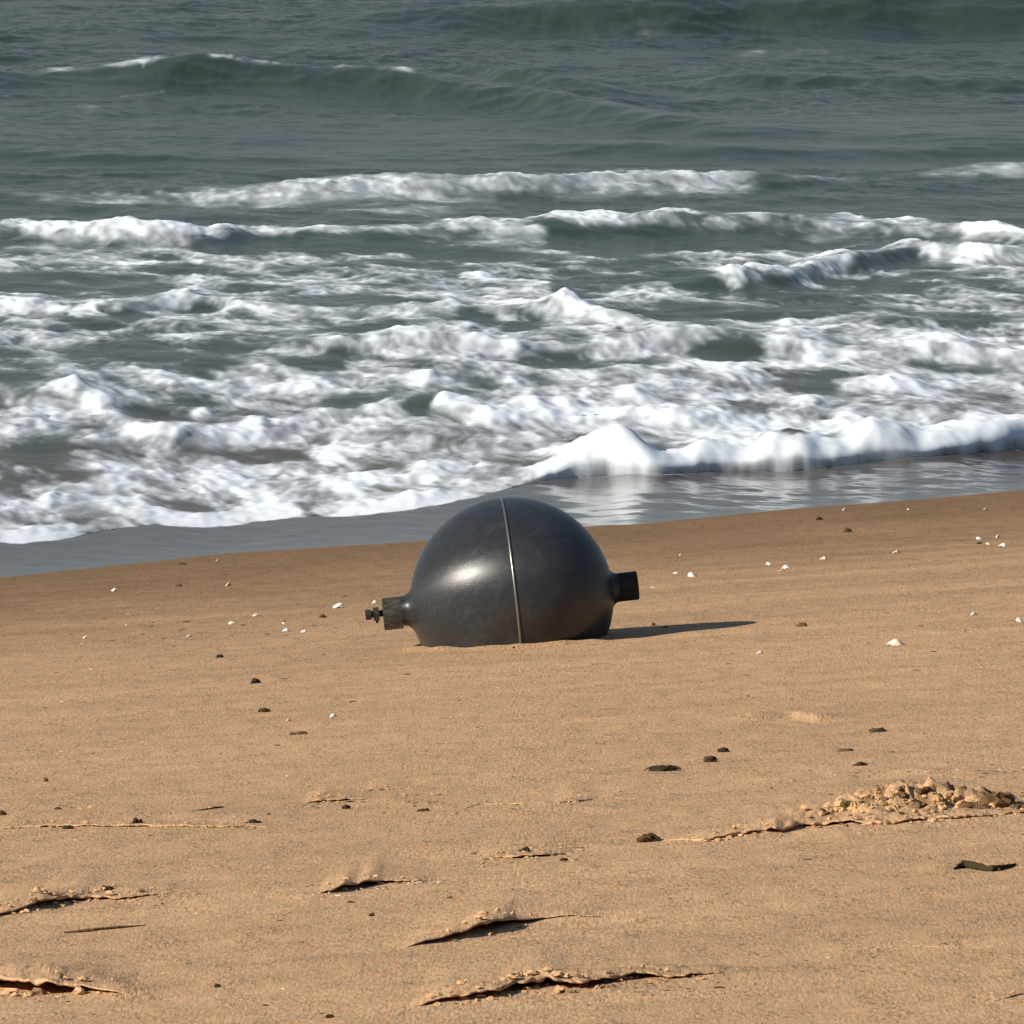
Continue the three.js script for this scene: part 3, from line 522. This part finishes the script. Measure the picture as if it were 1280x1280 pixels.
[
  [812, 1052, 26, 15, 1, 'seaweed_clump', 'brown snail shaped weed clump alone in the middle right foreground', 'seaweed', 8],
  [655, 1068, 16, 12, 0, 'seaweed_clump', 'round blackish weed clump at the right end of a thin twig', 'seaweed', 4],
  [828, 963, 38, 9, 2, 'seaweed_clump', 'flat long grey green weed clump below the right stub of the buoy', 'seaweed', 14],
  [888, 952, 17, 10, 1, 'seaweed_clump', 'brown weed clump, lower of two close together below the buoy shadow', 'seaweed', 4],
  [905, 940, 16, 8, 2, 'seaweed_clump', 'dark weed clump, upper of two close together below the buoy shadow', 'seaweed', 5],
  [1098, 915, 22, 7, 4, 'seaweed_clump', 'small flat weed scrap, highest of three above the heap of clods', 'seaweed', 6],
  [1056, 939, 22, 5, 3, 'seaweed_clump', 'thin brown weed scrap, leftmost of three above the heap of clods', 'seaweed', 5],
  [1075, 957, 20, 6, 4, 'seaweed_clump', 'oval dark weed scrap, lowest of three above the heap of clods', 'seaweed', 4],
  [320, 854, 14, 8, 2, 'seaweed_clump', 'dark green weed clump on smooth sand left below the buoy', 'seaweed', 6],
  [275, 822, 9, 6, 2, 'seaweed_clump', 'tiny dark green weed scrap below the shell cluster left of the buoy', 'seaweed', 3],
  [331, 890, 14, 7, 1, 'seaweed_clump', 'brown humped weed clump above the flat brown scrap left below the buoy', 'seaweed', 6],
  [373, 918, 22, 5, 3, 'seaweed_clump', 'flat brown weed scrap below the pale cream shell piece', 'seaweed', 8],
  [135, 1116, 18, 12, 2, 'seaweed_clump', 'dark weed clump at the right end of the crumbled ridge at left', 'seaweed', 8],
  [172, 1031, 15, 11, 2, 'seaweed_clump', 'dark grey green weed tuft in the crumbly strip at left, left of the twig', 'seaweed', 8],
  [318, 1030, 20, 8, 2, 'seaweed_clump', 'dark green weed scrap at the right end of the crumbly strip at left', 'seaweed', 6],
  [85, 1036, 14, 7, 4, 'seaweed_clump', 'small dark weed scrap low in the crumbly strip near the left edge', 'seaweed', 5],
  [73, 1013, 12, 6, 1, 'seaweed_clump', 'small brown weed scrap high in the crumbly strip near the left edge', 'seaweed', 5],
  [3, 1019, 10, 8, 1, 'seaweed_clump', 'brown weed scrap cut by the left edge of the photo', 'seaweed', 4],
  [433, 1011, 12, 7, 0, 'seaweed_clump', 'small black weed scrap in the centre left foreground above the short ledge', 'seaweed', 4],
  [529, 1014, 16, 5, 1, 'seaweed_clump', 'flat brown weed scrap right of a small black scrap in the centre foreground', 'seaweed', 5],
  [400, 998, 28, 5, 3, 'seaweed_clump', 'flat tan weed scrap up and left of a small black scrap', 'seaweed', 6],
  [272, 1234, 9, 7, 2, 'pebble', 'small dark green pebble alone at the bottom left', 'pebble', 0],
  [1060, 665, 10, 8, 1, 'stone', 'dark brown stone on damp sand near the water, right of the buoy', 'stone', 0],
  [1024, 650, 9, 5, 0, 'pebble', 'dark pebble by the water edge, up and left of the brown stone', 'pebble', 0],
  [226, 706, 14, 4, 3, 'seaweed_clump', 'brown weed scrap at the edge of the water film on the left', 'seaweed', 5],
  [224, 733, 9, 4, 3, 'seaweed_clump', 'small brown weed scrap on damp sand right of the lone white shell', 'seaweed', 4],
  [403, 772, 9, 6, 3, 'seaweed_clump', 'brown weed scrap just right and below the largest left shell', 'seaweed', 3],
  [1002, 783, 14, 6, 3, 'seaweed_clump', 'reddish brown weed scrap right of the tip of the buoy shadow', 'seaweed', 4],
  [815, 782, 10, 6, 5, 'pebble', 'pale brown pebble behind the buoy shadow near its start', 'pebble', 0],
  [832, 785, 7, 4, 5, 'pebble', 'tiny brown pebble touching the far side of the buoy shadow', 'pebble', 0],
  [1224, 680, 7, 4, 1, 'pebble', 'tiny dark pebble in the shell cluster near the right edge', 'pebble', 0],
  [465, 1145, 7, 6, 1, 'seaweed_clump', 'tiny dark weed scrap right of the long groove in the sand', 'seaweed', 3],
  [562, 1123, 8, 4, 3, 'pebble', 'tiny brown pebble above the slender curved ledge', 'pebble', 0],
  [705, 1076, 10, 5, 0, 'seaweed_clump', 'small dark weed scrap right of the round blackish clump', 'seaweed', 4],
  [412, 1272, 12, 6, 0, 'seaweed_clump', 'small dark weed scrap at the bottom edge, left of the long crumbling ledge', 'seaweed', 5],
  [57, 977, 8, 7, 3, 'pebble', 'small brown pebble at the left above the crumbly strip', 'pebble', 0],
].forEach((a) => weed(...a));

// fine dark crumbs and pale shell grit strewn over the sand, too many to count
{
  seed(404);
  const shapes = [0, 1, 2].map((n) => { const g = lump(1, .6, 1, n * 5 + 3, .6, 1); g.deleteAttribute('uv'); return g; });
  const strewn = (name, m, n, small, large, label) => {
    const out = [];
    for (let i = 0; i < n; i++) {
      const bands = [[-20, 350, 1022, 16], [380, 760, 1004, 14], [590, 730, 1066, 14], [-20, 220, 1124, 14], [520, 920, 1236, 14], [860, 1290, 1018, 34], [380, 560, 1104, 10], [60, 480, 790, 40], [1000, 1290, 965, 12]];
      let a, b; if (rnd() < .6) { const q = bands[Math.floor(rnd() * bands.length)]; a = rr(q[0], q[1]); b = q[2] + (rnd() + rnd() - 1) * q[3]; } else { a = rr(-60, 1340); b = 1290 - 560 * rnd() ** 1.3; }
      const edge = 735 - .09 * a; if (b < edge + 8) continue;
      const q = at(a, b, beach), s = rr(small, large) * (rnd() < .12 ? 1.7 : 1) / q.ppm / 2, g = shapes[i % 3].clone();
      g.rotateY(rr(0, 6)); g.scale(s * rr(1, 2.2), s * rr(.6, 1), s * rr(1, 2)); g.translate(q.x, beach(q.x, q.d) - s * .15, -q.d); out.push(g);
    }
    tag(mesh(name, mergeGeometries(out), m), label, 'debris', null, 'stuff');
  };
  strewn('dark_crumbs', weedMats[1], 420, 1.6, 4.2, 'tiny dark crumbs strewn over the sand');
  strewn('shell_grit', shellMats[3], 200, 1.2, 3.2, 'tiny pale bits of broken shell strewn over the sand');
}

// crumbling edges where the sand was trodden: a crust that overhangs a hollow open toward the viewer
const crumbShapes = [0, 1, 2, 3].map((n) => { const g = lump(1, .85, .9, n * 3 + 60, .75, 1).toNonIndexed(); g.computeVertexNormals(); g.deleteAttribute('uv'); return g; });
const crumbMat = M(1, 1, 1, .95, { vertexColors: true, specularIntensity: .3 });
function scarp(points, label, rough, damp) {  // last argument thins the crust, so the shaded hollow opens wider; colour unchanged
  const P = points.map(([a, b, t]) => { const q = at(a, b, beach); return { x: q.x, d: q.d, h: t / q.ppm }; }), line = curve(P.map((p) => [p.x, p.d])), high = curve(P.map((p) => [p.x, p.h]));
  const x0 = P[0].x - .03, x1 = P[P.length - 1].x + .03, xs = steps([[x0, x1, .003]]), n0 = points[0][0], c = [0, 0, 0];
  const wob = (x) => .05 * noise(x * 7, n0) + (.012 * noise(x * 23, n0 + 5) + .008 * noise(x * 61, n0 + 2)) * rough;
  const ends = (x) => smooth(x0, x0 + .05, x) * smooth(x1, x1 - .05, x);
  const rise = (x, r) => high(x) * ends(x) * (.95 + .12 * rough * fbm(x * 24, n0 + r * 8, 3)) * Math.exp(-((Math.max(0, r) / .7) ** 2)) * (1 + .16 * rough * noise(x * 40, r * 22) * smooth(.3, .02, r));
  const crust = (x) => high(x) * (.14 + .35 * Math.max(0, rough * noise(x * 31, n0 + 8) - .05) + .9 * (1 - damp) * smooth(-.3, .3, noise(x * 12, n0 + 4))) + .001;
  const hollow = .2, path = [];                          // [r, 0 = underside .. 1 = top]
  for (const r of [hollow + .02, hollow, .16, .12, .08, .045, .02, .006, 0]) path.push([r, 0]);
  path.push([-.002, .5]);
  for (const r of [.001, .006, .012, .02, .035, .06, .1, .15, .21, .28, .37, .5, .7, 1, 1.3]) path.push([r, 1]);
  const nx = xs.length, nr = path.length, pos = [], uv = [], col = [], idx = [];
  for (let j = 0; j < nr; j++) for (let i = 0; i < nx; i++) {
    const x = xs[i], [r, t] = path[j], d = line(x) + wob(x) + r, top = rise(x, r) - (j === nr - 1 ? .006 : .0015);
    const under = r > hollow ? -.006 : Math.max(-.004, top - crust(x) - .3 * Math.max(0, r - .08) * high(x) / .12);
    pos.push(x, beach(x, d) + mix(under, top, t), -d); uv.push(x, d);
    sandColor(x, d, c); col.push(c[0], c[1], c[2]);
  }
  for (let j = 0; j < nr - 1; j++) for (let i = 0; i < nx - 1; i++) { const a = j * nx + i, b = a + 1, e = a + nx, f = e + 1; idx.push(a, b, e, b, f, e); }
  const g = new THREE.BufferGeometry(); g.setAttribute('position', new THREE.Float32BufferAttribute(pos, 3)); g.setAttribute('uv', new THREE.Float32BufferAttribute(uv, 2)); g.setAttribute('color', new THREE.Float32BufferAttribute(col, 3)); g.setIndex(idx); g.computeVertexNormals();
  const mid = P[Math.floor(P.length / 2)], base = new THREE.Vector3(mid.x, beach(mid.x, mid.d), -mid.d), o = group('sand_ledge', base);
  g.translate(-base.x, -base.y, -base.z); mesh('broken_edge', g, sandMat, o);
  seed(n0 + 4001);
  const bits = [];
  for (let i = 0; i < Math.round((x1 - x0) * 85 * rough); i++) {
    const x = rr(x0 + .04, x1 - .04), r = rr(-.05, .05) + (rnd() < .3 ? rr(0, .14) : 0), d = line(x) + wob(x) + r, k = Math.min(.011, (.0012 + high(x) * rr(.08, .34)) * (rnd() < .1 ? 1.7 : 1)), b = crumbShapes[i % 4].clone(), dark = rnd() < .12;
    const q = b.attributes.position.count, cc = new Float32Array(q * 3); sandColor(x, d, c);
    for (let j = 0; j < q; j++) { cc[j * 3] = dark ? .20 : c[0] * .95; cc[j * 3 + 1] = dark ? .125 : c[1] * .95; cc[j * 3 + 2] = dark ? .065 : c[2] * .95; }
    b.setAttribute('color', new THREE.BufferAttribute(cc, 3)); b.rotateY(rr(0, 6)); b.scale(k * rr(.8, 1.7), k * rr(.6, 1.1), k * rr(.8, 1.6));
    b.translate(x - base.x, beach(x, d) + (r > .015 ? rise(x, Math.min(r, .4)) : 0) + k * .15 - base.y, -d - base.z); bits.push(b);
  }
  if (bits.length) mesh('crumbs', mergeGeometries(bits), crumbMat, o).userData.kind = 'stuff';
  return tag(o, label, 'sand ledge');
}
scarp([[505, 1184, 2], [540, 1179, 7], [575, 1173, 10], [605, 1167, 17], [628, 1161, 15], [648, 1155, 8], [680, 1149, 4], [740, 1146, 2.5], [780, 1143, 1]], 'slender curved ledge of sand over a dark hollow in the lower middle', .5, 1);
scarp([[520, 1257, 3], [570, 1252, 10], [610, 1246, 12], [645, 1239, 14], [682, 1235, 18], [715, 1236, 13], [750, 1233, 11], [800, 1227, 10], [842, 1223, 7], [910, 1217, 2]], 'long crumbling ledge of sand over dark hollows at the bottom middle edge', 1.1, .9);
scarp([[-20, 1145, 5], [30, 1140, 7], [50, 1137, 12], [68, 1134, 12], [84, 1130, 11], [110, 1126, 7], [150, 1122, 5], [215, 1117, 2]], 'crumbling ledge of sand behind which clods lie, near the left edge', 1.2, .8);
scarp([[-90, 1236, 14], [-30, 1240, 20], [0, 1243, 24], [35, 1244, 22], [70, 1244, 20], [100, 1243, 13], [130, 1243, 7], [165, 1242, 2]], 'thick ledge of sand over a dark hollow at the bottom left edge of the photo', .8, 1);
scarp([[398, 1114, 2], [412, 1113, 6], [430, 1112, 11], [446, 1110, 8], [460, 1108, 11], [480, 1105, 6], [505, 1103, 4], [545, 1100, 1.5]], 'short ledge of sand over two dark hollows, left of the middle foreground', .8, 1);
scarp([[820, 1052, 2], [880, 1051, 4], [930, 1046, 6], [970, 1041, 7], [1005, 1034, 7], [1060, 1030, 6], [1120, 1029, 6], [1190, 1024, 5], [1290, 1016, 3]], 'long low ledge of sand in front of the heap of clods at right', 1.2, .45);
scarp([[600, 1074, 2], [640, 1073, 5], [680, 1071, 5], [715, 1067, 2]], 'tiny ledge of sand below the black weed clump in the middle foreground', 1.3, .5);
scarp([[380, 1003, 2], [400, 1003, 6], [420, 1002, 4], [460, 1000, 2]], 'tiny ledge of sand up and left of the small black weed scrap', 1, .8);
scarp([[440, 990, 1], [480, 987, 3], [520, 985, 1]], 'faint tiny ledge of sand highest in the centre left foreground', 1, .6);
scarp([[0, 1036, 3], [60, 1034, 4], [130, 1033, 4], [200, 1034, 4], [300, 1034, 3], [345, 1033, 1]], 'broken low ledge of sand along the crumbly strip at left', 1.3, .5);
scarp([[690, 1005, 1], [715, 1003, 4], [745, 999, 2]], 'tiny pale ledge of sand alone in the centre of the foreground', .8, .3);
scarp([[575, 1013, 1], [600, 1006, 2], [660, 1003, 2]], 'faint ledge of sand between the flat brown weed scrap and the pale ledge', 1, .6);
scarp([[1060, 1188, 1], [1120, 1184, 2], [1200, 1180, 2]], 'faint ledge of sand at right, well below the dark curl', 1, .4);
scarp([[1230, 1252, 1], [1262, 1246, 3], [1300, 1240, 3]], 'small ledge of sand cut by the right edge near the bottom corner', 1, .7);
// the heap of trodden sand: a rough mound, finer than the beach round it
function heapHeight(x, d) {
  const u = x - heapAt.x, v = d - heapAt.d - .10 - .30 * u;
  if (Math.abs(u) > .5 || Math.abs(v) > 1.2) return beach(x, d) - .01;
  const e = Math.exp(-(((u - .02) / .19) ** 2) - ((v / (v < 0 ? .17 : .36)) ** 2));
  return beach(x, d) + e * (.010 + .028 * Math.max(-.5, fbm(x * 19, d * 10, 4)) + .018 * (1 - Math.abs(noise(x * 34 + 3, d * 17))) + .006 * noise(x * 80, d * 38)) - .006 * (1 - smooth(.03, .2, e));
}
const heapTop = (x, d) => Math.max(beach(x, d), heapHeight(x, d));
function mound(parent) {
  const xs = steps([[heapAt.x - .34, heapAt.x + .38, .0045]]), ds = steps([[heapAt.d - .45, heapAt.d + .95, .013]]);
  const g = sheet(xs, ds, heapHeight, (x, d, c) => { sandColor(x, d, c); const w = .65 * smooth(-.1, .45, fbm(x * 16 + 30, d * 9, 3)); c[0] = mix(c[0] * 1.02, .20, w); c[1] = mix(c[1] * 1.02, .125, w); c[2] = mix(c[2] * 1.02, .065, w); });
  g.translate(-parent.position.x, -parent.position.y, -parent.position.z);
  mesh('mound', g, sandMat, parent);
}
// broken damp sand: clods lying in heaps
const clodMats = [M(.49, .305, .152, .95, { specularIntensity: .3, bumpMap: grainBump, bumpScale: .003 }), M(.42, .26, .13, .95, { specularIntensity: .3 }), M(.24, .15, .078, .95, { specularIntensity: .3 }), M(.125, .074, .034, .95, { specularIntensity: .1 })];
const clodShapes = [0, 1, 2, 3, 4, 5].map((n) => { const g = lump(1, .85, .9, n * 3 + 40, .75, 2).toNonIndexed(); g.computeVertexNormals(); g.deleteAttribute('uv'); return g; });
function clods(name, label, list, px, py, ground = beach) {
  const q0 = at(px, py, beach), g = group(name, new THREE.Vector3(q0.x, beach(q0.x, q0.d), -q0.d));
  list.forEach(([a, b, w, m, h = .8], i) => {
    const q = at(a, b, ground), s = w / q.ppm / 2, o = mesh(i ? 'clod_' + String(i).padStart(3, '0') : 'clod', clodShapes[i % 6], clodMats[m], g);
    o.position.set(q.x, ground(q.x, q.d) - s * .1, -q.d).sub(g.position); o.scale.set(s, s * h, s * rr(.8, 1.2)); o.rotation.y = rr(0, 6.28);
  });
  return tag(g, label, 'sand clods');
}
{
  seed(77);
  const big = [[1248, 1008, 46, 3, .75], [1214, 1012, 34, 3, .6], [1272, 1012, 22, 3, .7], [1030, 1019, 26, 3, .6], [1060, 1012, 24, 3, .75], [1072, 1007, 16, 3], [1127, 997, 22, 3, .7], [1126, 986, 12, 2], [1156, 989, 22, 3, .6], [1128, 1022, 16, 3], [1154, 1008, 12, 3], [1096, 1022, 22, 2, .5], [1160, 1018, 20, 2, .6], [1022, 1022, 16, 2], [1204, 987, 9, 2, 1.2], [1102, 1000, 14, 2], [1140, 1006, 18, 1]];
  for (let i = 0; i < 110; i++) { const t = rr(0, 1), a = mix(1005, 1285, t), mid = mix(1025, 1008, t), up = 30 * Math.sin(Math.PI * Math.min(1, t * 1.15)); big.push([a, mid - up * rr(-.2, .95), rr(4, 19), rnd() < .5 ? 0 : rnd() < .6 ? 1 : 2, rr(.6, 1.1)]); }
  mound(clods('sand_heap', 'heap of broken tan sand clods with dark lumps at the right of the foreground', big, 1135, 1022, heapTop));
  const left = []; for (let i = 0; i < 60; i++) { const t = rnd(), a = mix(-10, 200, t); left.push([a, mix(1138, 1118, t) - rr(-4, 20) * Math.sin(Math.PI * Math.min(1, t * 1.3 + .1)), rr(3, 12) * (1 - .5 * t), rnd() < .7 ? 0 : rnd() < .6 ? 1 : 2]); }
  clods('sand_ridge', 'crumbled ridge of sand clods at the left of the foreground', left, 80, 1125);
  const low = []; for (let i = 0; i < 60; i++) { const t = rnd(), a = mix(540, 905, t); low.push([a, mix(1252, 1217, t) + rr(-9, 6), rr(3, 10), rnd() < .65 ? 0 : rnd() < .6 ? 1 : 2]); }
  clods('sand_ridge', 'low row of sand clods along the dark ledge at the bottom middle', low, 720, 1234);
  const strip = []; for (let i = 0; i < 46; i++) { const a = rr(0, 335); strip.push([a, rr(1008, 1036), rr(2.5, 8), rnd() < .55 ? 0 : rnd() < .5 ? 1 : 2]); }
  clods('sand_crumbs', 'crumbly strip of little sand clods in the left middle foreground', strip, 165, 1025);
  const mid = []; for (let i = 0; i < 34; i++) { const a = rr(595, 720); mid.push([a, mix(1080, 1054, (a - 595) / 125) + rr(-8, 8), rr(2.5, 7), rnd() < .6 ? 0 : rnd() < .5 ? 1 : 2]); }
  clods('sand_crumbs', 'little sand clods round the black weed clump in the middle foreground', mid, 660, 1066);
  const mid2 = []; for (let i = 0; i < 34; i++) { const a = rr(390, 560); mid2.push([a, rr(988, 1018), rr(2.5, 6), rnd() < .6 ? 0 : rnd() < .5 ? 1 : 2]); }
  clods('sand_crumbs', 'little sand clods round the small black scrap in the centre left', mid2, 470, 1005);
  const rim = []; for (let i = 0; i < 40; i++) { const t = rnd(), a = mix(870, 1010, t); rim.push([a, mix(1051, 1026, t) + rr(-4, 5), rr(3, 11), rnd() < .7 ? 0 : 1, .6]); }
  clods('sand_ridge', 'pale low ridge of sand leading left from the heap of clods', rim, 940, 1042);
}
void UP; void logAt; void inWorld;
renderer.render(scene, camera);
